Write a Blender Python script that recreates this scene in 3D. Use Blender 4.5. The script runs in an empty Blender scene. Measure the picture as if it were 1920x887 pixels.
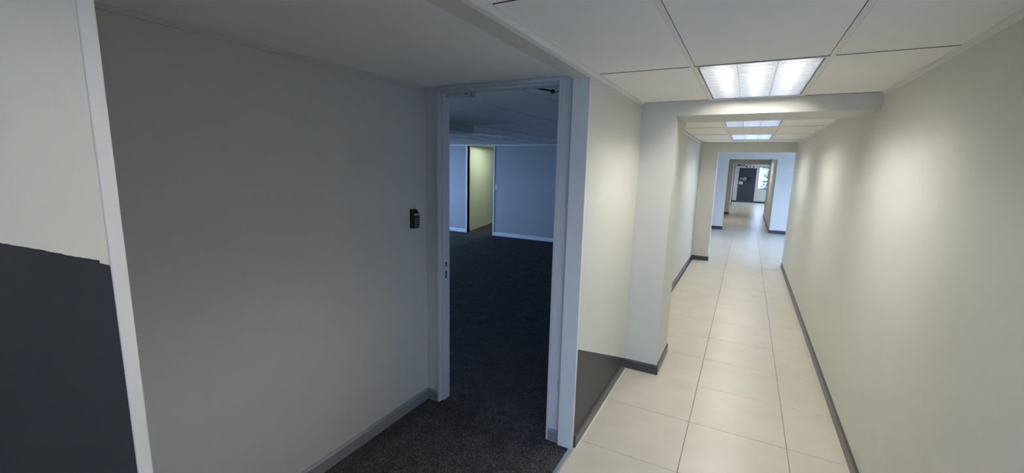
import bpy, bmesh, math, random
from mathutils import Vector, Matrix
random.seed(7)
SC = bpy.context.scene
COL = SC.collection

# ------------------------------------------------------------------ camera
YAW, PITCH, ROLL, CZ, FPX = .4936, -.1636, .0234, 1.7959, 806.16
fw = Vector((-math.sin(YAW)*math.cos(PITCH), math.cos(YAW)*math.cos(PITCH), math.sin(PITCH)))
rt = Vector((math.cos(YAW), math.sin(YAW), 0)); up = rt.cross(fw)
r2 = math.cos(ROLL)*rt + math.sin(ROLL)*up; u2 = -math.sin(ROLL)*rt + math.cos(ROLL)*up
cd = bpy.data.cameras.new('camera'); cam = bpy.data.objects.new('camera', cd); COL.objects.link(cam)
cd.sensor_fit = 'HORIZONTAL'; cd.sensor_width = 36; cd.lens = FPX/1920*36; cd.clip_start = .02; cd.clip_end = 300
cam.matrix_world = Matrix(((r2.x, u2.x, -fw.x, 0), (r2.y, u2.y, -fw.y, 0), (r2.z, u2.z, -fw.z, CZ), (0, 0, 0, 1)))
SC.camera = cam
# ------------------------------------------------------------------ view, sky, light levels
SC.view_settings.view_transform = 'Standard'; SC.view_settings.look = 'None'
SC.view_settings.gamma = 1; SC.view_settings.use_curve_mapping = False
SC.view_settings.exposure = 1.04
SKY = 6.5            # overcast sky, outside the windows
TUBE = 31.5          # fluorescent tubes
TUBE_COL = (1.0, .975, .925)
w = bpy.data.worlds.new('sky'); SC.world = w; w.use_nodes = True
bg = w.node_tree.nodes['Background']; bg.inputs[0].default_value = (.34, .56, 1.0, 1); bg.inputs[1].default_value = SKY
try:
    SC.cycles.use_denoising = True; SC.cycles.sample_clamp_indirect = 6; SC.cycles.max_bounces = 14; SC.cycles.diffuse_bounces = 8
    SC.cycles.caustics_reflective = True; SC.cycles.blur_glossy = .6
except Exception: pass
def portal(loc, rot, sx, sy):                       # guides sampling of the sky through a window opening
    d = bpy.data.lights.new('window_portal', 'AREA'); d.shape = 'RECTANGLE'; d.size = sx; d.size_y = sy; d.cycles.is_portal = True
    o = bpy.data.objects.new('window_portal', d); COL.objects.link(o); o.location = loc; o.rotation_euler = rot

# ------------------------------------------------------------------ materials
MATS = {}
def mat(name, col, rough=.6, metal=0, var=.0, vscale=6, bump=0, bscale=200, emit=0, spec=.5, coat=0):
    if name in MATS: return MATS[name]
    m = bpy.data.materials.new(name); m.use_nodes = True; nt = m.node_tree; b = nt.nodes['Principled BSDF']
    b.inputs['Base Color'].default_value = (*col, 1); b.inputs['Roughness'].default_value = rough; b.inputs['Metallic'].default_value = metal
    b.inputs['Specular IOR Level'].default_value = spec
    if coat: b.inputs['Coat Weight'].default_value = coat
    tc = nt.nodes.new('ShaderNodeNewGeometry')
    if var:
        n = nt.nodes.new('ShaderNodeTexNoise'); n.inputs['Scale'].default_value = vscale; n.inputs['Detail'].default_value = 6
        nt.links.new(tc.outputs['Position'], n.inputs['Vector'])
        mp = nt.nodes.new('ShaderNodeMapRange'); mp.inputs[1].default_value = .3; mp.inputs[2].default_value = .7; mp.inputs[3].default_value = 1-var; mp.inputs[4].default_value = 1+var
        nt.links.new(n.outputs['Fac'], mp.inputs[0])
        mx = nt.nodes.new('ShaderNodeVectorMath'); mx.operation = 'SCALE'; mx.inputs[0].default_value = col
        nt.links.new(mp.outputs[0], mx.inputs['Scale']); nt.links.new(mx.outputs[0], b.inputs['Base Color'])
    if bump:
        n2 = nt.nodes.new('ShaderNodeTexNoise'); n2.inputs['Scale'].default_value = bscale; n2.inputs['Detail'].default_value = 4
        nt.links.new(tc.outputs['Position'], n2.inputs['Vector'])
        bp = nt.nodes.new('ShaderNodeBump'); bp.inputs['Strength'].default_value = bump; bp.inputs['Distance'].default_value = .002
        nt.links.new(n2.outputs['Fac'], bp.inputs['Height']); nt.links.new(bp.outputs[0], b.inputs['Normal'])
    if emit:
        b.inputs['Emission Color'].default_value = (*TUBE_COL, 1); b.inputs['Emission Strength'].default_value = emit
    MATS[name] = m; return m
WALLC = (.585, .583, .53)
M_wall = mat('cream_paint', WALLC, .42, var=.012, bump=.10, bscale=260)
M_wallg = mat('grey_paint', (.64, .61, .54), .55, var=.012, bump=.10, bscale=260)
M_niche = mat('recess_paint', (.52, .515, .505), .6, var=.012, bump=.10, bscale=260)
M_white = mat('white_enamel', (.66, .65, .64), .4, var=.01, bump=.04, bscale=90)
M_frame = mat('door_frame_enamel', (.50, .51, .53), .35, bump=.05, bscale=160)
M_ceil = mat('ceiling_board', (.89, .88, .85), .7, var=.012, bump=.08, bscale=300)
M_plast = mat('plasterboard', (.74, .74, .72), .8, var=.012, bump=.12, bscale=240)
M_tee = mat('white_steel_tee', (.78, .77, .74), .45)
M_edge_shade = mat('shaded_board_edge', (.05, .045, .04), .9)  # darkened edge colour stands in for shade in the panel joints
M_joint_shade = mat('joint_shadow_strip', (.06, .055, .05), .6)  # near-black colour paints the shadow line at cross joints
M_void = mat('dark_plenum', (.02, .02, .02), .9)
M_skirt = mat('charcoal_skirting', (.045, .045, .052), .32, var=.05, bump=.05, bscale=60)
M_skirtg = mat('grey_skirting', (.20, .21, .225), .4, bump=.05, bscale=60)
M_skirtw = mat('white_skirting', (.86, .86, .86), .4)
M_room = mat('office_paint', (.46, .46, .46), .6, var=.012, bump=.1, bscale=260)
M_tile = mat('porcelain', (.505, .475, .41), .30, var=.05, vscale=3.5, bump=.03, bscale=120)
M_grout = mat('brown_grout', (.16, .13, .10), .9)
M_groutw = mat('pale_grout', (.62, .60, .54), .9, var=.1, vscale=40)
M_alu = mat('brushed_aluminium', (.80, .79, .74), .28, metal=1)
M_mirror = mat('satin_reflector', (.84, .83, .81), .18, metal=1)
M_louvre = mat('louvre_aluminium', (.73, .72, .70), .22, metal=1)
M_tube = mat('lit_tube', (.9, .9, .9), .5, emit=TUBE)
M_rim = mat('rim_white', (.90, .90, .88), .4)
M_inner = mat('rim_grey', (.16, .16, .17), .4)
M_tubeoff = mat('unlit_tube', (.8, .8, .8), .3)
M_black = mat('black_plastic', (.006, .006, .007), .35)
M_key = mat('grey_key', (.25, .25, .25), .4)
M_silver = mat('silver_label', (.5, .5, .5), .35)
M_dark = mat('dark_steel', (.03, .032, .04), .4)
M_door = mat('charcoal_door_paint', (.035, .038, .048), .45, bump=.05)
M_red = mat('red_print', (.33, .06, .05), .5)
M_green = mat('dark_green_print', (.01, .035, .02), .5)
M_sign = mat('sign_white', (.72, .70, .66), .5)
M_grey = mat('grey_print', (.35, .36, .40), .5)
M_plate = mat('ivory_plate', (.62, .61, .58), .4)
M_leaf = mat('leaf', (.12, .17, .12), .5, var=.5, vscale=9)
M_bark = mat('bark', (.12, .08, .05), .9)
M_ground = mat('paving', (.45, .45, .45), .9, var=.1)

def split_paint():                                  # cream wall whose lower band of dark paint climbs towards the near end
    m = bpy.data.materials.new('cream_and_charcoal_paint'); m.use_nodes = True; nt = m.node_tree; b = nt.nodes['Principled BSDF']
    g = nt.nodes.new('ShaderNodeNewGeometry'); s = nt.nodes.new('ShaderNodeSeparateXYZ'); nt.links.new(g.outputs['Position'], s.inputs[0])
    n = nt.nodes.new('ShaderNodeTexNoise'); n.inputs['Scale'].default_value = 60; n.inputs['Detail'].default_value = 5; nt.links.new(g.outputs['Position'], n.inputs['Vector'])
    def M(op, a, bb):
        q = nt.nodes.new('ShaderNodeMath'); q.operation = op
        for i, v in enumerate((a, bb)):
            if isinstance(v, (int, float)): q.inputs[i].default_value = v
            else: nt.links.new(v, q.inputs[i])
        return q.outputs[0]
    line = M('SUBTRACT', 1.7575, M('MULTIPLY', s.outputs['Y'], .4455))
    wob = M('MULTIPLY', M('SUBTRACT', n.outputs['Fac'], .5), .0045)
    # small missed corner of cream against the end trim
    notch = M('MULTIPLY', M('GREATER_THAN', s.outputs['Y'], .2545), M('LESS_THAN', s.outputs['Y'], .30))
    edge = M('SUBTRACT', M('ADD', line, wob), M('MULTIPLY', notch, .004))
    fac = M('LESS_THAN', s.outputs['Z'], edge)
    mx = nt.nodes.new('ShaderNodeMix'); mx.data_type = 'RGBA'; nt.links.new(fac, mx.inputs[0])
    mx.inputs[6].default_value = (*WALLC, 1); mx.inputs[7].default_value = (.017, .020, .027, 1)
    nt.links.new(mx.outputs[2], b.inputs['Base Color']); b.inputs['Roughness'].default_value = .45
    n2 = nt.nodes.new('ShaderNodeTexNoise'); n2.inputs['Scale'].default_value = 260; nt.links.new(g.outputs['Position'], n2.inputs['Vector'])
    bp = nt.nodes.new('ShaderNodeBump'); bp.inputs['Strength'].default_value = .1; bp.inputs['Distance'].default_value = .002
    nt.links.new(n2.outputs['Fac'], bp.inputs['Height']); nt.links.new(bp.outputs[0], b.inputs['Normal'])
    return m
M_split = split_paint()
def carpet():
    m = bpy.data.materials.new('charcoal_carpet'); m.use_nodes = True; nt = m.node_tree; b = nt.nodes['Principled BSDF']
    g = nt.nodes.new('ShaderNodeNewGeometry')
    n = nt.nodes.new('ShaderNodeTexNoise'); n.inputs['Scale'].default_value = 215; n.inputs['Detail'].default_value = 4; n.inputs['Roughness'].default_value = .7
    n3 = nt.nodes.new('ShaderNodeTexNoise'); n3.inputs['Scale'].default_value = 9; n3.inputs['Detail'].default_value = 6
    for q in (n, n3): nt.links.new(g.outputs['Position'], q.inputs['Vector'])
    cr = nt.nodes.new('ShaderNodeValToRGB'); cr.color_ramp.elements[0].position = .36; cr.color_ramp.elements[0].color = (.007, .007, .008, 1)
    cr.color_ramp.elements[1].position = .72; cr.color_ramp.elements[1].color = (.26, .25, .245, 1)
    e = cr.color_ramp.elements.new(.52); e.color = (.034, .034, .038, 1)
    nt.links.new(n.outputs['Fac'], cr.inputs[0])
    mr = nt.nodes.new('ShaderNodeMapRange'); mr.inputs[1].default_value = .3; mr.inputs[2].default_value = .7; mr.inputs[3].default_value = .72; mr.inputs[4].default_value = 1.3; nt.links.new(n3.outputs['Fac'], mr.inputs[0])
    vm = nt.nodes.new('ShaderNodeVectorMath'); vm.operation = 'SCALE'; nt.links.new(cr.outputs[0], vm.inputs[0]); nt.links.new(mr.outputs[0], vm.inputs['Scale'])
    nt.links.new(vm.outputs[0], b.inputs['Base Color']); b.inputs['Roughness'].default_value = .95; b.inputs['Specular IOR Level'].default_value = .1
    bp = nt.nodes.new('ShaderNodeBump'); bp.inputs['Strength'].default_value = .9; bp.inputs['Distance'].default_value = .004
    nt.links.new(n.outputs['Fac'], bp.inputs['Height']); nt.links.new(bp.outputs[0], b.inputs['Normal'])
    return m
M_carpet = carpet()

# ------------------------------------------------------------------ mesh helpers
def box(bm, x0, x1, y0, y1, z0, z1):
    vs = [bm.verts.new(p) for p in ((x0,y0,z0),(x1,y0,z0),(x1,y1,z0),(x0,y1,z0),(x0,y0,z1),(x1,y0,z1),(x1,y1,z1),(x0,y1,z1))]
    for f in ((0,3,2,1),(4,5,6,7),(0,1,5,4),(1,2,6,5),(2,3,7,6),(3,0,4,7)): bm.faces.new([vs[i] for i in f])
def prism(bm, pts, fn, a, b):                       # closed outline pts, fn(p, t) -> 3d point, from t=a to t=b
    A = [bm.verts.new(fn(p, a)) for p in pts]; B = [bm.verts.new(fn(p, b)) for p in pts]; n = len(pts)
    bm.faces.new(A[::-1]); bm.faces.new(B)
    for i in range(n): bm.faces.new((A[i], A[(i+1) % n], B[(i+1) % n], B[i]))
def tube(bm, p, q, r, n=10):
    p, q = Vector(p), Vector(q); d = (q-p).normalized(); a = d.orthogonal().normalized(); b = d.cross(a)
    A = [bm.verts.new(p + r*(math.cos(2*math.pi*i/n)*a + math.sin(2*math.pi*i/n)*b)) for i in range(n)]
    B = [bm.verts.new(v.co + (q-p)) for v in A]
    bm.faces.new(A[::-1]); bm.faces.new(B)
    for i in range(n): bm.faces.new((A[i], A[(i+1) % n], B[(i+1) % n], B[i]))
def obj(name, bm, m, parent=None, loc=None, bevel=0, smooth=False, label=None):
    bmesh.ops.recalc_face_normals(bm, faces=bm.faces[:])
    me = bpy.data.meshes.new(name); bm.to_mesh(me); bm.free(); me.materials.append(m)
    o = bpy.data.objects.new(name, me); COL.objects.link(o)
    if parent: o.parent = parent
    if loc: o.location = loc
    if smooth: me.shade_smooth()
    if bevel:
        md = o.modifiers.new('edge', 'BEVEL'); md.width = bevel; md.segments = 2; md.limit_method = 'ANGLE'
    if label: o['label'] = label
    return o
def bx(name, dims, m, parent=None, bevel=0, label=None, org=None):
    bm = bmesh.new()
    if org: dims = (dims[0]-org[0], dims[1]-org[0], dims[2]-org[1], dims[3]-org[1], dims[4]-org[2], dims[5]-org[2])
    box(bm, *dims); return obj(name, bm, m, parent, bevel=bevel, label=label)
def struct(name, dims, m, parent=None, bevel=0, label=None):
    o = bx(name, dims, m, parent, bevel)
    if parent is None: o['kind'] = 'structure'
    if label: o['label'] = label
    return o
def multi(name, dl, m, label=None, bevel=0):
    bm = bmesh.new()
    for d in dl: box(bm, *d)
    o = obj(name, bm, m, bevel=bevel); o['kind'] = 'structure'
    if label: o['label'] = label
    return o
def thing(name, label, cat, loc=(0,0,0), rz=0, group=None):
    o = bpy.data.objects.new(name, None); COL.objects.link(o); o.location = loc; o.rotation_euler = (0,0,rz); o.empty_display_size = .1
    o['label'] = label; o['category'] = cat
    if group: o['group'] = group
    return o
def sempty(name, label=None):
    o = bpy.data.objects.new(name, None); COL.objects.link(o); o['kind'] = 'structure'
    if label: o['label'] = label
    return o
def copy_tree(o, parent=None):
    c = o.copy(); COL.objects.link(c); c.parent = parent
    for ch in list(o.children): copy_tree(ch, c)
    return c

# ------------------------------------------------------------------ measured planes
XL, XR, ZC, ZT = -.8223, .7372, 2.3265, 2.52
XW = -.9204                     # back face of the partition on the left
Y1, Y1B, XP1, ZB = 3.7566, 4.3126, -.542, 2.2201
XL2, Y2, Y2B, XO2, ZO2 = -.8493, 9.3194, 9.5261, -.5405, 2.1453
Y3, XP3, ZO3, XR3 = 14.6452, -.5344, 2.1422, .7175
Y4, X4, ZO4 = 19.938, -.537, 2.075
Y5 = 28.285
YE0, YE1 = .2655, .2858         # end trim of near partition
YP, YD, XK, ZN, ZBL = 2.4028, 2.4278, -2.0183, 2.3162, 2.2882
YF, ZR = 9.4425, 2.305

# ------------------------------------------------------------------ walls of the corridor
struct('wall_left', (XW, XL, -3.6, YE0, 0, ZT), M_split, label='near stretch of cream wall with a dark slanting painted band below')
struct('wall_left_middle', (XW, XL, YD, Y1, 0, ZT), M_split, label='cream wall with a charcoal painted wedge tapering to the floor')
struct('wall_left_bulkhead', (-.9194, XL, YE1, YP+.02, ZBL, ZT), M_wall, label='narrow cream bulkhead over the mouth of the recess')
struct('wall_left_pier', (-1.0, XP1, Y1, Y1B, 0, ZT), M_wall, label='grey lit pier standing out from the left corridor wall')
struct('wall_left_far', (-.95, XL2, Y1B, Y2, 0, ZT), M_wall)
multi('wall_right', [(XR, XR+.12, -3.6, .45, 0, ZT), (XR, XR+.12, 1.50, Y2B, 0, ZT), (XR, XR+.12, .45, 1.50, 2.1, ZT)], M_wall, 'long plain cream wall on the right of the corridor')  # gap in this wall is added to pass side-room daylight
struct('trim_beam', (XP1, XR, Y1, Y1B, ZB, ZT), M_wall, label='cream dropped beam crossing the corridor behind the first light')
multi('wall_portal', [(-3.1, XO2, Y2, Y2B, 0, ZT), (XO2, XR, Y2, Y2B, ZO2, ZT)], M_wall, 'cross wall with the first square opening')
# bay between the portals, with an unseen window added on the right for daylight
struct('wall_bay_front', (XR+.12, 3.0, Y2B-.12, Y2B, 0, ZT), M_wall)
multi('wall_portal_second', [(-3.1, XP3, Y3, Y3+.2, 0, ZT), (XP3, XR3, Y3, Y3+.2, ZO3, ZT), (XR3, 3.0, Y3, Y3+.2, 0, ZT)], M_wallg, 'grey blue cross wall with the second opening')
struct('wall_bay_left', (-3.2, -3.1, Y2, Y3+.2, 0, ZT), M_wall)
multi('wall_bay_right', [(3.0, 3.1, Y2B, 10.6, 0, ZT), (3.0, 3.1, 13.9, Y3+.2, 0, ZT), (3.0, 3.1, 10.6, 13.9, 0, .1), (3.0, 3.1, 10.6, 13.9, 2.0, ZT)], M_wall)
portal((3.05, 12.25, 1.05), (0, math.pi/2, 0), 1.9, 3.3)
struct('trim_bay_conduit', (XR3+.005, 2.95, Y3-.012, Y3, 2.10, 2.118), M_white)
struct('wall_right_deep', (XR3, XR3+.1, Y3+.2, Y4, 0, ZT), M_wall)
struct('wall_left_deep', (-.95, -.85, Y3+.2, Y4, 0, ZT), M_wall)
bm = bmesh.new(); prism(bm, [(X4, Y4), (-.631, 25.0), (-1.0, 25.0), (-1.0, Y4)], lambda p, q: (p[0], p[1], q), 0, ZT); o = obj('wall_left_pier_deep', bm, M_wall); o['kind'] = 'structure'
multi('wall_portal_third', [(X4, XR3+.1, Y4, Y4+.2, ZO4, ZT), (XR3, 2.6, Y4, Y4+.1, 0, ZT)], M_wall, 'cream header above the last opening')
struct('trim_portal_third', (X4, XR3+.1, Y4-.008, Y4+.2, ZO4-.012, ZO4), M_white)
# end room
struct('wall_end_left', (-.84, -.74, 25.05, Y5, 0, ZT), M_wall)
multi('wall_end', [(-.82, -.44, Y5, Y5+.15, 0, ZT), (-.44, .435, Y5, Y5+.15, 1.965, ZT), (.435, .552, Y5, Y5+.15, 0, ZT),
                   (.552, 1.5, Y5, Y5+.15, 0, .79), (.552, 1.5, Y5, Y5+.15, 2.015, ZT), (1.5, 2.7, Y5, Y5+.15, 0, ZT)], M_wall, 'end wall with the dark door and the window')
multi('wall_end_right', [(2.6, 2.7, Y4, 26.2, 0, ZT), (2.6, 2.7, 27.8, Y5, 0, ZT), (2.6, 2.7, 26.2, 27.8, 0, 1.0), (2.6, 2.7, 26.2, 27.8, 2.1, ZT)], M_wall)  # unseen window opening added to admit daylight into the end room
portal((2.65, 27.0, 1.55), (0, math.pi/2, 0), 1.1, 1.6); portal((1.03, Y5+.07, 1.4), (-math.pi/2, 0, 0), .95, 1.23)
struct('trim_black_edge', (-.665, -.598, 25.0, 25.05, 0, 2.2), M_black, label='tall thin black door edge at the far end of the left wall')

# unseen back door, right-hand opening and windowed side room, all added for daylight
YB, SO0, SO1 = -3.6, .45, 1.50
multi('wall_back', [(XW, -.35, YB-.1, YB, 0, ZT), (.60, XR+.12, YB-.1, YB, 0, ZT), (-.35, .60, YB-.1, YB, 2.05, ZT)], M_wall)
bm = bmesh.new()
for x in (-.35, .53): box(bm, x, x+.07, YB-.08, YB-.03, 0, 2.05)
for z in (0, 1.98): box(bm, -.28, .53, YB-.08, YB-.03, z, z+.07)
o = obj('door_back_added', bm, M_dark); o['kind'] = 'structure'  # glazed back door invented to throw daylight up the corridor
portal((.125, YB-.09, 1.03), (math.pi/2, 0, 0), .9, 2.0)
multi('wall_side_room_added', [(3.6, 3.7, -3.2, -2.7, 0, ZT), (3.6, 3.7, -.8, 2.4, 0, ZT), (3.6, 3.7, -2.7, -.8, 0, .25), (3.6, 3.7, -2.7, -.8, 1.95, ZT),
      (XR+.12, 1.7, -3.3, -3.2, 0, ZT), (3.4, 3.7, -3.3, -3.2, 0, ZT), (1.7, 3.4, -3.3, -3.2, 0, .25), (1.7, 3.4, -3.3, -3.2, 2.05, ZT), (XR+.12, 3.6, 2.3, 2.4, 0, ZT)], M_wall)
bm = bmesh.new()
for y in (-2.7, -1.77, -.84): box(bm, 3.62, 3.67, y, y+.04, .25, 1.95)
for z in (.25, 1.91): box(bm, 3.62, 3.67, -2.66, -.84, z, z+.04)
o = obj('window_side_added', bm, M_dark); o['kind'] = 'structure'  # invented window, sends daylight to the recess and doorway
struct('ceiling_side_room_added', (XR+.12, 3.6, -3.2, 2.3, ZC, ZC+.05), M_ceil)
struct('floor_side_room_added', (3.0, 3.7, -3.3, 2.4, -.08, -.004), M_grout)
portal((3.66, -1.75, 1.1), (0, math.pi/2, 0), 1.7, 1.9); portal((2.55, -3.27, 1.15), (math.pi/2, 0, 0), 1.7, 1.8)

# ------------------------------------------------------------------ recess with the keypad wall
struct('wall_recess_left', (XK-.1, XK, 0, YD, 0, ZT), M_niche, label='plain grey wall of the recess that carries the keypad')
struct('wall_recess_near', (XK, XW, .1, .2, 0, ZT), M_niche)
struct('ceiling_recess', (XK, -.9194, .2, YD+.1, ZN, ZN+.05), M_plast, label='smooth plasterboard ceiling of the recess')
multi('wall_recess_back', [(-9.6, -1.905, YD, YD+.1, 0, ZT), (-.998, XW, YD, YD+.1, 0, ZT), (-1.905, -.998, YD, YD+.1, 2.3055, ZT)], M_niche, 'grey end wall of the recess around the door frame')
struct('trim_recess_top', (XK, XK+.012, .2, YD, ZN-.022, ZN), M_niche)
struct('trim_partition_end', (-.922, XL+.001, YE0, YE1, 0, ZBL), M_white, bevel=.002, label='white end trim of the near partition')
struct('trim_partition_end_far', (-.922, XL+.001, YP, YD, 0, ZBL), M_white, bevel=.002, label='blue-lit white end face of the partition beside the doorway')
struct('trim_corner_bead', (XL, XL+.0015, YP, YP+.008, .0, ZBL), M_sign)

# skirtings: height .085, chamfered top
def skirt(name, axis, wall, side, a, b, m, h=.085, t=.013, parent=None):
    bm = bmesh.new(); pr = [(0, 0), (t, 0), (t, h-.012), (t*.45, h), (0, h)]
    if axis == 'y': prism(bm, pr, lambda p, s: (wall+side*p[0], s, p[1]), a, b)
    else: prism(bm, pr, lambda p, s: (s, wall+side*p[0], p[1]), a, b)
    o = obj(name, bm, m, parent); 
    if not parent: o['kind'] = 'structure'
    return o
skirt('baseboard_right', 'y', XR, -1, 1.50, Y2B, M_skirt)
skirt('baseboard_right_back', 'y', XR, -1, -3.6, .45, M_skirt)
skirt('baseboard_left', 'y', XL, 1, YD+.002, Y1, M_skirt)
skirt('baseboard_left_near', 'y', XL, 1, -3.6, YE0, M_skirt)
skirt('baseboard_pier_front', 'x', Y1, -1, XL+.004, XP1+.013, M_skirt)
skirt('baseboard_pier_side', 'y', XP1, 1, Y1, Y1B, M_skirt)
skirt('baseboard_left_far', 'y', XL2, 1, Y1B, Y2-.013, M_skirt)
skirt('baseboard_portal_front', 'x', Y2, -1, XL2, XO2+.008, M_skirt)
skirt('baseboard_portal_side', 'y', XO2, 1, Y2, Y2B, M_skirt, t=.008)
skirt('baseboard_bay_left', 'x', Y3, -1, -3.1, XP3+.008, M_skirt, h=.1)
skirt('baseboard_bay_side', 'y', XP3, 1, Y3, Y3+.2, M_skirt, t=.008)
skirt('baseboard_bay_right', 'x', Y3, -1, XR3-.012, 3.0, M_skirt, h=.1)
skirt('baseboard_deep_right', 'y', XR3, -1, Y3, Y4, M_skirt)
skirt('baseboard_deep_pier', 'x', Y4, -1, -.85, X4+.01, M_skirt, h=.1)
skirt('baseboard_end', 'x', Y5, -1, -.72, -.445, M_skirt, h=.1)
skirt('baseboard_end_window', 'x', Y5, -1, .44, 2.6, M_skirt, h=.1)
skirt('baseboard_recess', 'y', XK, 1, .2, YD, M_skirtg, t=.016)
skirt('baseboard_recess_back', 'x', YD, -1, XK, -1.91, M_skirtg, t=.012)
skirt('baseboard_recess_return', 'x', YD, -1, -.996, XW-.002, M_skirtg, t=.012)

# ------------------------------------------------------------------ floors
g = struct('ground', (-40, 60, -40, 80, -.3, -.2), M_ground)
flc = struct('floor', (XL-.012, 3.0, -3.6, Y5+.15, -.08, -.004), M_grout, label='brown grouted bed of the cream tile floor')
flb = struct('floor_bay', (-3.1, XL-.012, Y2, Y3+.2, -.08, -.004), M_grout)
struct('floor_wall_joint', (XL-.004, XL+.026, YD, Y1-.0, -.01, .0006), M_groutw)
XA, TY0, T = -.1985, 3.1307, .6
cache = {}
def tile(x0, x1, y0, y1, parent, top=0):
    gp = .0022; x0 += gp*.95; x1 -= gp*.95; y0 += gp*.7; y1 -= gp*.7
    if x1-x0 < .02 or y1-y0 < .02: return
    k = (round(x1-x0, 3), round(y1-y0, 3))
    if k not in cache:
        bm = bmesh.new(); a, b = k[0]/2, k[1]/2; c = .0015
        prof = [(-a, -b), (a, -b), (a, b), (-a, b)]
        L = [[bm.verts.new((sx*(abs(px)-i), sy*(abs(py)-i), z)) for px, py in prof for sx, sy in [((1 if px > 0 else -1), (1 if py > 0 else -1))]] for z, i in ((-.009, 0), (-.0012, 0), (0, c))]
        bm.faces.new(L[2])
        for r in (0, 1):
            for i in range(4): bm.faces.new((L[r][i], L[r][(i+1) % 4], L[r+1][(i+1) % 4], L[r+1][i]))
        bmesh.ops.recalc_face_normals(bm, faces=bm.faces[:])
        me = bpy.data.meshes.new('floor_tile'); bm.to_mesh(me); bm.free(); me.materials.append(M_tile); cache[k] = me
    o = bpy.data.objects.new('floor_tile', cache[k]); COL.objects.link(o); o.parent = parent
    o.location = ((x0+x1)/2, (y0+y1)/2, top + random.uniform(-.0003, .0003))
xs = [XL+.003, XA, XA+T, XR]
for k in range(-15, 42):
    y0, y1 = TY0+k*T, TY0+(k+1)*T
    y1 = min(y1, Y5)
    if y0 < -3.7: continue
    inbay = y1 > Y2B and y0 < Y3+.2
    lob = y0 < 2.3
    if y0 < 15.6 or True:
        for i in range(3):
            a, b = xs[i], xs[i+1]
            if i == 2 and (inbay or y0 > Y4-.4 or lob): b = XA+2*T
            tile(a, b, y0, y1, flc)
        if inbay:
            for i in range(3): tile(XA+(2+i)*T, XA+(3+i)*T, y0, y1, flc)
            for i in range(3): tile(max(XA-(2+i)*T, -3.09), XA-(1+i)*T, y0, y1, flb) if i else tile(XA-2*T, XL+.003, y0, y1, flb)
        if y0 > Y4-.4:
            for i in range(2): tile(XA+(2+i)*T, XA+(3+i)*T, y0, y1, flc)
        if lob:
            for i in range(4): tile(XA+(2+i)*T, XA+(3+i)*T, y0, y1, flc)
struct('floor_carpet', (-9.6, XL-.013, .1, 13.6, -.05, .002), M_carpet, label='charcoal flecked carpet of the recess and the room')
# metal edging where carpet meets tile
bm = bmesh.new(); prism(bm, [(-.018, 0), (-.014, .005), (.006, .0075), (.012, .0075), (.016, .001), (.016, -.003), (-.018, -.003)], lambda p, s: (XL-.006+p[0], s, p[1]), YE1, YP)
o = obj('trim_threshold', bm, M_alu); o['kind'] = 'structure'; o['label'] = 'bright metal strip between carpet and tiles'

# ------------------------------------------------------------------ ceilings
multi('ceiling_slab', [(-9.7, 4.1, -3.7, 13.8, ZT, ZT+.1), (-3.2, 3.1, 13.8, Y5+.2, ZT, ZT+.1)], M_void)
pc = {}
def panel(x0, x1, y0, y1, z, parent, m):
    k = (round(x1-x0, 3), round(y1-y0, 3), m.name)
    if k[0] < .02 or k[1] < .02: return
    if k not in pc:
        bm = bmesh.new(); box(bm, -k[0]/2, k[0]/2, -k[1]/2, k[1]/2, 0, .012)
        bmesh.ops.recalc_face_normals(bm, faces=bm.faces[:])
        me = bpy.data.meshes.new('ceiling_panel'); bm.to_mesh(me); bm.free(); me.materials.append(m); me.materials.append(M_edge_shade)
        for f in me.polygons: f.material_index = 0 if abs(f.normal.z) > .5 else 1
        pc[k] = me
    o = bpy.data.objects.new('ceiling_panel', pc[k]); COL.objects.link(o); o.parent = parent
    o.location = ((x0+x1)/2, (y0+y1)/2, z + random.uniform(0, .0008))
GX = (-.31, .29)
LIGHTROWS = []
def corridor_ceiling(name, ya, yb, label, lit):
    c = sempty(name, label)
    cols = [(XL, GX[0]-.012), (GX[0]+.012, GX[1]-.012), (GX[1]+.012, XR)]
    k0 = math.floor((ya-2.52)/1.2)
    y = 2.52+k0*1.2; i = k0
    while y < yb:
        a, b = max(y, ya), min(y+1.2, yb)
        for j, (p, q) in enumerate(cols):
            if j == 1 and i in lit and y >= ya-.01 and y+1.2 <= yb+.05: continue
            panel(p+(.0032 if j == 1 else .0008), q-(.0032 if j == 1 else .0008), a+.0035 if a > ya else a, b, ZC+.001, c, M_ceil)
        if a > ya:
            for (p, q) in cols: bx('cross_tee', (p, q, a-.001, a+.003, ZC-.001, ZC+.03), M_joint_shade, c)  # dark strips draw the shadow between panel rows
        y += 1.2; i += 1
    for gx in GX: bx('main_tee', (gx-.012, gx+.012, ya, yb, ZC+.0005, ZC+.03), M_tee, c)
    for s, xw in ((1, XL if yb < 4 else XL2), (-1, XR)):
        bm = bmesh.new(); box(bm, min(xw, xw+s*.018), max(xw, xw+s*.018), ya, yb, ZC-.0015, ZC); box(bm, min(xw, xw+s*.002), max(xw, xw+s*.002), ya, yb, ZC-.022, ZC)
        obj('wall_angle', bm, M_tee, c)
    return c
LIT = (-2, 0, 2, 4)
corridor_ceiling('ceiling', -3.6, Y1, 'suspended ceiling of long vinyl panels over the near corridor', LIT)
corridor_ceiling('ceiling_far', Y1B, Y2, 'suspended panel ceiling beyond the dropped beam', LIT)
multi('ceiling_bay', [(-3.1, -.3, Y2B, Y3, ZC, ZC+.05), (.28, 3.0, Y2B, Y3, ZC, ZC+.05), (-.3, .28, Y2B, 9.7, ZC, ZC+.05), (-.3, .28, 10.9, 11.6, ZC, ZC+.05), (-.3, .28, 12.8, Y3, ZC, ZC+.05)], M_ceil)
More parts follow.
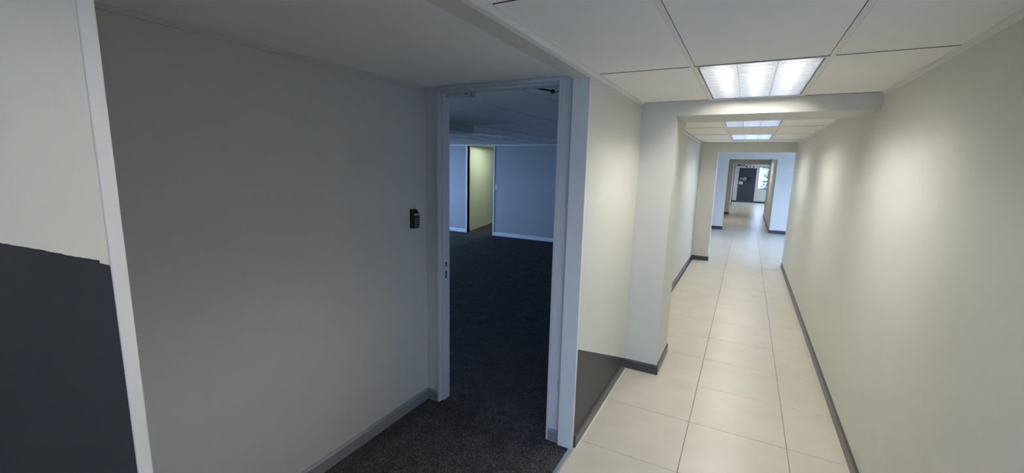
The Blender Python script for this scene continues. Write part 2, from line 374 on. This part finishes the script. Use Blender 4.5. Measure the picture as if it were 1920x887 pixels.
multi('ceiling_deep', [(-.95, -.19, Y3+.2, Y4, ZC, ZC+.05), (.39, XR3+.1, Y3+.2, Y4, ZC, ZC+.05), (-.19, .39, Y3+.2, 16.7, ZC, ZC+.05), (-.19, .39, 17.9, Y4, ZC, ZC+.05)], M_ceil)
multi('ceiling_end', [(-.72, .61, Y4+.2, Y5, ZC, ZC+.05), (1.19, 2.6, Y4+.2, Y5, ZC, ZC+.05), (.61, 1.19, Y4+.2, 21.4, ZC, ZC+.05), (.61, 1.19, 22.6, 23.6, ZC, ZC+.05), (.61, 1.19, 24.8, 25.8, ZC, ZC+.05), (.61, 1.19, 27.0, Y5, ZC, ZC+.05)], M_ceil)

# ------------------------------------------------------------------ recessed louvred lights
def make_light(lit=True, wx=.582, ly=1.192):
    t = thing('ceiling_light', 'x', 'ceiling light')
    hx, hy = wx/2, ly/2
    bm = bmesh.new(); fl = .012
    for d in ((-hx, -hx+fl, -hy, hy, -.003, .004), (hx-fl, hx, -hy, hy, -.003, .004), (-hx+fl, hx-fl, -hy, -hy+fl, -.003, .004), (-hx+fl, hx-fl, hy-fl, hy, -.003, .004)): box(bm, *d)
    obj('rim', bm, M_rim, t)
    bm = bmesh.new(); H = .10
    for d in ((-hx, -hx+.003, -hy, hy, 0, H), (hx-.003, hx, -hy, hy, 0, H), (-hx, hx, -hy, -hy+.003, 0, H), (-hx, hx, hy-.003, hy, 0, H), (-hx, hx, -hy, hy, H, H+.003)): box(bm, *d)
    obj('tray', bm, M_white, t)
    ix, iy = hx-.020, hy-.026
    cw = 2*ix/3; blade = None
    for c in range(3):
        cx = -ix + cw*(c+.5); a = cw/2
        # curved side reflectors of the cell (thin sheets)
        bm = bmesh.new()
        for s in (-1, 1):
            prof = [(a-.001, .0), (a-.006, .02), (a-.016, .045), (a-.034, .075)]
            back = [(p[0]+.0012 if False else p[0]-.0008, p[1]) for p in prof[::-1]]
            prism(bm, [(s*px, pz) for px, pz in prof+back], lambda p, q: (cx+p[0], q, p[1]), -iy, iy)
        obj('reflector', bm, M_mirror, t, label='curved mirror reflector')
        n = 12
        for i in range(n+1):                        # parabolic cross blades, wider on top
            y = -iy + 2*iy*i/n
            if blade is None:
                bm = bmesh.new(); prism(bm, [(-.0012, .002), (.0012, .002), (.0035, .036), (-.0035, .036)], lambda p, q: (q, p[0], p[1]), -a+.006, a-.006)
                bl = obj('louvre_blade', bm, M_louvre, t); blade = bl.data
            else:
                bl = bpy.data.objects.new('louvre_blade', blade); COL.objects.link(bl); bl.parent = t
            bl.location = (cx, y, 0)
        bm = bmesh.new(); tube(bm, (cx, -hy+.03, .062), (cx, hy-.03, .062), .013, 12)
        obj('fluorescent_tube', bm, M_tube if lit else M_tubeoff, t, smooth=False)
    for c in (1, 2):
        bm = bmesh.new(); x = -ix+cw*c; box(bm, x-.0012, x+.0012, -iy, iy, .0005, .03); obj('divider', bm, M_louvre, t)
    bm = bmesh.new()
    for s in (-1, 1): box(bm, min(s*ix, s*(hx-.012)), max(s*ix, s*(hx-.012)), -iy, iy, .001, .006)
    for s in (-1, 1): box(bm, -ix, ix, min(s*iy, s*(hy-.012)), max(s*iy, s*(hy-.012)), .001, .006)
    obj('inner_rim', bm, M_inner, t, label='dark grey inner edge of the louvre')
    return t
L0 = make_light()
spec = [(0, 'lit three-cell louvred ceiling light nearest, in front of the dropped beam'),
        (2, 'lit louvred ceiling light just beyond the dropped beam'),
        (4, 'lit louvred ceiling light before the first square opening, smallest of the three'),
        (-2, 'lit louvred ceiling light overhead above the recess mouth')]
for i, (k, lb) in enumerate(spec):
    o = L0 if i == 0 else copy_tree(L0)
    if k == -2:                                     # middle tube turned off only to tone down the near walls
        tb = [c for c in o.children if c.name.startswith('fluorescent_tube')][1]; tb.material_slots[0].link = 'OBJECT'; tb.material_slots[0].material = M_tubeoff
    o.location = ((GX[0]+GX[1])/2, 2.52+1.2*k+.598, ZC); o['label'] = lb; o['group'] = 'recessed corridor lights'
o = copy_tree(L0); o.location = (.1, 17.3, ZC-.002); o['label'] = 'recessed ceiling light between second and third openings'; o['group'] = 'recessed corridor lights'
o = copy_tree(L0); o.location = (-.01, 12.2, ZC-.002); o['label'] = 'unseen added ceiling light in the middle of the bay beyond the first opening'; o['group'] = 'recessed corridor lights'  # bay lights are unseen, added to warm and brighten the bay
o = copy_tree(L0); o.location = (-.01, 10.3, ZC-.002); o['label'] = 'unseen added ceiling light of the bay just behind the first opening'; o['group'] = 'recessed corridor lights'
o = copy_tree(L0); o.location = (.9, 24.2, ZC-.002); o['label'] = 'unseen added middle ceiling light of the end room'; o['group'] = 'recessed corridor lights'  # end-room lights are unseen, added to turn bluish walls beige
o = copy_tree(L0); o.location = (.9, 26.4, ZC-.002); o['label'] = 'unseen added ceiling light of the end room closest to the charcoal door'; o['group'] = 'recessed corridor lights'
o = copy_tree(L0); o.location = (.9, 22.0, ZC-.002); o['label'] = 'unseen added ceiling light of the end room just behind the last opening'; o['group'] = 'recessed corridor lights'
bt = thing('ceiling_light', 'bare tube light inside the little room behind the carpeted office', 'ceiling light', (-5.75, 10.4, ZR+.002))
bx('body', (-.06, .06, -.58, .58, .06, .10), M_white, bt, bevel=.003)
for q in (-.03, .03): bm = bmesh.new(); tube(bm, (q, -.55, .035), (q, .55, .035), .013, 12); obj('fluorescent_tube', bm, M_tube, bt)
for q in (-.565, .565): bx('tube_holder', (-.045, .045, q-.012, q+.012, .015, .06), M_white, bt)
LU = make_light(False); LU.location = (-4.1, 6.6, ZR); LU['label'] = 'unlit silver louvred ceiling light in the dark carpeted room'

# ------------------------------------------------------------------ the dark room
cr = sempty('ceiling_room', 'dim panel ceiling of the carpeted room')
for i in range(-14, 1):
    x0 = -1.4 + .6*(i-1) if False else -1.4+.6*i
    x1 = min(x0+.6, XW)
    x0 = max(x0, -9.5)
    if x1 <= x0: continue
    for j in range(6):
        y0, y1 = max(2.4+1.2*j, YD+.1), min(3.6+1.2*j, YF)
        if abs((x0+x1)/2+4.1) < .05 and j == 3: continue
        panel(x0+.002, x1-.002, y0+.002, y1-.002, ZR+.001, cr, M_ceil)
for i in range(-13, 1): bx('main_tee', (-1.4+.6*i-.012, -1.4+.6*i+.012, YD+.1, YF, ZR-.004, ZR), M_tee, cr)
for j in range(1, 6): bx('cross_tee', (-9.5, XW, 2.4+1.2*j-.012, 2.4+1.2*j+.012, ZR-.002, ZR+.001), M_tee, cr)
struct('ceiling_room_bulkhead', (-5.0, -3.2, 2.53, 4.82, 2.2, ZR), M_room, label='dropped box bulkhead under the dark room ceiling')
FD0, FD1, FDZ = -6.45, -5.655, 2.275
multi('wall_room_far', [(-9.6, FD0, YF, YF+.11, 0, ZT), (FD1, -3.1, YF, YF+.11, 0, ZT), (FD0, FD1, YF, YF+.11, FDZ, ZT)], M_room, 'blue grey far wall of the carpeted room')
struct('trim_room_top', (-9.6, -3.1, YF-.02, YF, ZR-.026, ZR), M_skirtw)
skirt('baseboard_room_left', 'x', YF, -1, -9.5, FD0-.042, M_skirtw, h=.09)
skirt('baseboard_room', 'x', YF, -1, FD1+.042, -3.1, M_skirtw, h=.09)
multi('wall_room_right', [(XW-.0, XW+.05, Y1, Y2, 0, ZT)], M_room)
multi('wall_room_left', [(-9.7, -9.6, YD, 4.0, 0, ZT), (-9.7, -9.6, 9.0, YF, 0, ZT), (-9.7, -9.6, 4.0, 9.0, 0, .9), (-9.7, -9.6, 4.0, 9.0, 2.15, ZT)], M_room)  # out-of-view window opening, added as the daylight source of this room
portal((-9.65, 6.5, 1.52), (0, -math.pi/2, 0), 1.25, 5)
# small room behind
multi('wall_small_room', [(-4.5, -4.4, YF+.11, 13.6, 0, ZT), (-8.2, -4.4, 13.5, 13.6, 0, ZT)], M_wall)
bm = bmesh.new(); prism(bm, [(-6.50, YF+.11), (-7.35, 13.55), (-7.45, 13.55), (-6.60, YF+.11)], lambda p, s: (p[0], p[1], s), 0, ZT)
o = obj('wall_small_room_left', bm, mat('pale_green_paint', (.60, .72, .52), .5)); o['kind'] = 'structure'
struct('ceiling_small_room', (-8.2, -4.4, YF+.11, 13.5, ZR+.12, ZR+.15), M_ceil)
bm = bmesh.new()
for d in ((-8.2, -6.04, YF+.11, 13.5, ZR, ZR+.01), (-5.46, -4.5, YF+.11, 13.5, ZR, ZR+.01), (-6.04, -5.46, YF+.11, 9.8, ZR, ZR+.01), (-6.04, -5.46, 11.0, 13.5, ZR, ZR+.01)): box(bm, *d)
o = obj('ceiling_small_room_board', bm, M_ceil); o['kind'] = 'structure'
# its door frame
bm = bmesh.new()
for d in ((FD0-.042, FD0, YF-.014, YF+.12, 0, FDZ+.03), (FD1, FD1+.042, YF-.014, YF+.12, 0, FDZ+.03), (FD0, FD1, YF-.014, YF+.12, FDZ, FDZ+.03)): box(bm, *d)
d2 = sempty('door_2', 'white framed doorway in the far wall of the carpeted room'); obj('door_frame', bm, M_skirtw, d2)
bx('strike_plate', (FD0, FD0+.006, YF+.02, YF+.05, 1.05, 1.22), M_black, d2, label='black strike plate')
sw = thing('light_switch', 'small white light switch beside the far lit doorway', 'switch', (-5.573, YF, 1.245))
bx('plate', (-.037, .037, -.010, 0, -.065, .065), M_skirtw, sw, bevel=.003)
for z in (-.022, .026): bx('rocker', (-.012, .014, -.014, -.008, z-.016, z+.016), M_grey, sw, bevel=.002)

# ------------------------------------------------------------------ steel door frame of the recess (door_1)
d1 = sempty('door_1', 'pressed steel door frame between recess and carpeted room')
JL, JR, ZH = -1.900, -1.013, 2.288
ya, ys, yb = YD-.010, 2.456, 2.533
def jamb(x, s, name):
    # face, first rebate, stop, second rebate; s=+1 opening lies to +x
    bm = bmesh.new(); pr = [(x-s*.018, ya), (x, ya), (x, ys), (x+s*.015, ys), (x+s*.015, yb), (x-s*.018, yb)]
    prism(bm, pr, lambda p, z: (p[0], p[1], z), 0.0, ZH+.018); return obj(name, bm, M_frame, d1, bevel=.0015)
jl = jamb(JL, 1, 'left_jamb'); jr = jamb(JR, -1, 'right_jamb')
bm = bmesh.new(); pr = [(ya, ZH), (ys, ZH), (ys, ZH-.015), (yb, ZH-.015), (yb, ZH+.018), (ya, ZH+.018)]
prism(bm, pr, lambda p, x: (x, p[0], p[1]), JL+.0005, JR-.0005); obj('door_head', bm, M_frame, d1, bevel=.0015)
st = bx('strike_plate', (JL+.0152, JL+.0170, 2.476, 2.498, .935, 1.108), M_alu, jl, label='steel strike plate on the left jamb')
for z0, z1 in ((1.052, 1.088), (.962, 1.020)): bx('latch_hole', (JL+.0165, JL+.0180, 2.479, 2.495, z0, z1), M_black, jl)
lf = bx('door_leaf', (-1.027, -.987, 2.54, 3.38, .012, 2.265), M_niche, d1, bevel=.002)
ml = thing('magnetic_lock', 'grey magnetic door lock bar under the head of the steel door frame', 'lock', (-1.775, 2.506, 2.247))
bx('housing', (-.108, .108, -.022, .022, 0, .026), M_frame, ml, bevel=.002)
bx('end_cap', (.0975, .1095, -.0235, .0235, -.001, .0255), M_grey, ml, bevel=.001)
bx('nameplate', (.052, .083, -.0235, -.0215, .013, .018), M_black, ml)
ca = thing('door_closer', 'dark door closer arm below the frame head at its right corner', 'door closer', (-1.13, 2.60, 2.264))
def seg(name, p, q, w_, h_, m):
    p, q = Vector(p), Vector(q); d = (q-p).normalized(); n = Vector((-d.y, d.x, 0)).normalized()
    bm = bmesh.new(); vs = []
    prism(bm, [(-w_/2, -h_/2), (w_/2, -h_/2), (w_/2, h_/2), (-w_/2, h_/2)], lambda a, t: tuple(p+(q-p)*t + n*a[0] + Vector((0, 0, a[1]))), 0, 1)
    return obj(name, bm, m, ca, bevel=.001)
seg('arm', (-.135, -.056, .024), (0, 0, 0), .024, .010, M_black)
bm = bmesh.new(); tube(bm, (0, 0, -.009), (0, 0, .010), .012, 16); obj('pivot', bm, M_black, ca)
seg('link', (-.014, 0, -.014), (.07, .006, .006), .010, .004, M_dark)
bx('closer_body', (.103, .14, -.05, .18, -.03, .02), M_dark, ca, bevel=.004)

# ------------------------------------------------------------------ keypad
kp = thing('keypad', 'black twelve-button door entry keypad on a white back plate on the grey recess wall', 'keypad', (XK, 2.288, 1.352))
bx('back_plate', (0, .010, -.052, .030, .004, .137), M_plate, kp, bevel=.002)
bm = bmesh.new(); pr = [(.010, .0), (.040, .0), (.048, .006), (.050, .088), (.044, .104), (.030, .122), (.018, .131), (.010, .133)]
prism(bm, pr, lambda p, s: (p[0], s, p[1]), -.045, .018)
kb = obj('keypad_body', bm, M_black, kp, bevel=.005)
bm = bmesh.new(); prism(bm, [(.0495, .089), (.0515, .090), (.047, .102), (.0455, .101)], lambda p, s: (p[0], s, p[1]), -.040, .016); obj('label_strip', bm, M_silver, kp)
bm = bmesh.new(); prism(bm, [(.0505, .093), (.0512, .0935), (.0500, .0975), (.0493, .097)], lambda p, s: (p[0]+.001, s, p[1]), -.014, .002); obj('label_mark', bm, M_black, kp)
for r in range(4):
    for c in range(3):
        y, z = -.030+.0165*c, .018+.0165*r
        bx('key', (.0485, .0515, y-.0045, y+.0045, z-.0045, z+.0045), M_key, kp, bevel=.0015)
bx('indicator', (.0490, .0508, -.010, -.006, .0815, .0845), M_key, kp)

# ------------------------------------------------------------------ end wall: door, plaque, notice, signs, window
d3 = sempty('door_3', 'charcoal door in the end wall of the corridor')
bx('door_leaf', (-.42, .415, Y5+.005, Y5+.045, .005, 1.947), M_door, d3, bevel=.003)
bm = bmesh.new()
for d in ((-.44, -.42, Y5-.012, Y5+.06, 0, 1.965), (.415, .435, Y5-.012, Y5+.06, 0, 1.965), (-.42, .415, Y5-.012, Y5+.06, 1.947, 1.965)): box(bm, *d)
obj('door_frame', bm, M_dark, d3)
pq = thing('door_plaque', 'black arrow-ended plaque with grey figure and disc on the far charcoal door', 'sign', (-.40, Y5+.003, 1.205))
bm = bmesh.new(); prism(bm, [(0, 0), (.53, 0), (.60, .16), (.585, .27), (0, .28)], lambda p, s: (p[0], s, p[1]), -.010, 0); obj('board', bm, M_black, pq)
bm = bmesh.new(); prism(bm, [(.265+.105*math.cos(a*math.pi/10), .145+.105*math.sin(a*math.pi/10)) for a in range(20)], lambda p, s: (p[0], s, p[1]), -.014, -.010); ds = obj('disc', bm, M_grey, pq)
bm = bmesh.new(); prism(bm, [(.265+.075*math.cos(a*math.pi/10), .145+.075*math.sin(a*math.pi/10)) for a in range(20)], lambda p, s: (p[0], s, p[1]), -.016, -.014); obj('disc_centre', bm, mat('mid_grey_print', (.22, .225, .25), .5), ds)
bm = bmesh.new(); prism(bm, [(.045, .045), (.11, .05), (.125, .12), (.11, .19), (.085, .235), (.05, .22), (.045, .12)], lambda p, s: (p[0], s, p[1]), -.014, -.010); obj('figure', bm, M_grey, pq)
nt_ = thing('notice', 'small square white notice below the black plaque on the charcoal door', 'sign', (-.40, Y5+.003, 1.035))
bx('paper', (0, .19, -.004, 0, 0, .155), M_sign, nt_)
for z, a, b in ((.10, .05, .15), (.08, .05, .15), (.06, .07, .15)): bx('text_line', (a, b, -.006, -.004, z, z+.010), M_grey, nt_)
bx('text_mark', (.03, .055, -.006, -.004, .05, .10), M_dark, nt_)
def sign(x0, x1, z0, z1, label, base, group='safety signs above the far door'):
    s = thing('safety_sign', label, 'sign', (x0, Y5-.001, z0), group=group); bx('board', (0, x1-x0, -.006, 0, 0, z1-z0), base, s); return s, x1-x0, z1-z0
def poly(s, pts, m, name='pictogram'):
    bm = bmesh.new(); prism(bm, pts, lambda p, q: (p[0], q, p[1]), -.009, -.006); return obj(name, bm, m, s)
s, W_, H_ = sign(-.575, -.405, 2.075, 2.235, 'dark green safety sign with a pale running figure, leftmost above the far door', M_green)
poly(s, [(.03, .03), (.07, .03), (.09, .07), (.12, .04), (.14, .05), (.11, .10), (.13, .13), (.09, .14), (.06, .10)], M_grey)
s, W_, H_ = sign(-.380, -.205, 2.075, 2.235, 'dark green safety sign with a pale cross arrow, second from left above the far door', M_green)
poly(s, [(0, .075), (.07, .06), (.07, 0), (.10, 0), (.11, .06), (.175, .08), (.175, .10), (.0, .10)], M_sign)
s, W_, H_ = sign(-.380, -.205, 1.973, 2.073, 'white safety sign with a small red arrow tucked under the cross arrow sign', M_sign)
poly(s, [(.06, .06), (.09, .03), (.10, .10), (.07, .10)], M_red)
s, W_, H_ = sign(-.195, -.02, 1.973, 2.135, 'white safety sign with a large red oval above the far door', M_sign)
poly(s, [(.088+.07*math.cos(a*math.pi/8), .08+.052*math.sin(a*math.pi/8)) for a in range(16)], M_red)
s, W_, H_ = sign(-.01, .15, 1.973, 2.135, 'white safety sign with an upright red cylinder above the far door', M_sign)
poly(s, [(.05, .02), (.11, .02), (.11, .13), (.09, .14), (.05, .13)], M_red)
s, W_, H_ = sign(.235, .375, 1.973, 2.135, 'white safety sign with a dark red flame, rightmost above the far door', M_sign)
poly(s, [(.0, .03), (.05, .02), (.09, .06), (.05, .09), (.03, .13), (.0, .12)], M_red)
pj = thing('projecting_sign', 'white sign seen edge-on standing out from the wall above the far door', 'sign', (.19, Y5-.001, 1.975))
bx('board', (-.03, .03, -.30, 0, 0, .26), M_sign, pj, bevel=.004); bx('bracket', (-.035, .035, -.02, 0, .22, .27), M_tee, pj)
w2 = sempty('window_2', 'black framed window in the end wall'); bm = bmesh.new(); y0, y1 = Y5-.01, Y5+.10
for d in ((.552, .577, y0, y1, .79, 2.015), (1.475, 1.5, y0, y1, .79, 2.015), (.577, 1.475, y0, y1, .79, .83), (.577, 1.475, y0, y1, 1.985, 2.015)): box(bm, *d)
obj('window_frame', bm, M_black, w2)
bx('sill', (.53, 1.52, Y5-.03, Y5-.0, .755, .785), M_skirtw, w2)
mg = bpy.data.materials.new('clear_glass'); mg.use_nodes = True; b = mg.node_tree.nodes['Principled BSDF']; b.inputs['Transmission Weight'].default_value = 1; b.inputs['Roughness'].default_value = 0; b.inputs['IOR'].default_value = 1.02; b.inputs['Base Color'].default_value = (.97, .98, .98, 1)
bx('glass_pane', (.577, 1.475, Y5+.04, Y5+.044, .83, 1.985), mg, w2)
# shrub outside
sh = thing('shrub', 'leafy green shrub outside the end window', 'shrub', (1.45, Y5+1.9, -.2))
bm = bmesh.new()
for i in range(2300):
    a = random.uniform(0, 6.283); r = .75*math.sqrt(random.random()); z = random.uniform(.5, 2.75); r *= min(1, (2.95-z)/.8)
    c = Vector((r*math.cos(a), r*math.sin(a), z)); n = Vector((random.gauss(0, 1), random.gauss(0, 1), random.gauss(0, 1))).normalized(); t = n.orthogonal().normalized(); q = n.cross(t); l = random.uniform(.06, .10)
    vs = [bm.verts.new(c+p) for p in (-t*l, q*l*.4, t*l, -q*l*.4)]; bm.faces.new(vs)
me = bpy.data.meshes.new('foliage'); bm.to_mesh(me); bm.free(); me.materials.append(M_leaf); o = bpy.data.objects.new('foliage', me); COL.objects.link(o); o.parent = sh; o['kind'] = 'stuff'
bm = bmesh.new()
for i in range(7): tube(bm, (random.uniform(-.06, .06), random.uniform(-.06, .06), 0), (random.uniform(-.5, .5), random.uniform(-.5, .5), random.uniform(1.6, 2.4)), .016, 6)
obj('stems', bm, M_bark, sh)
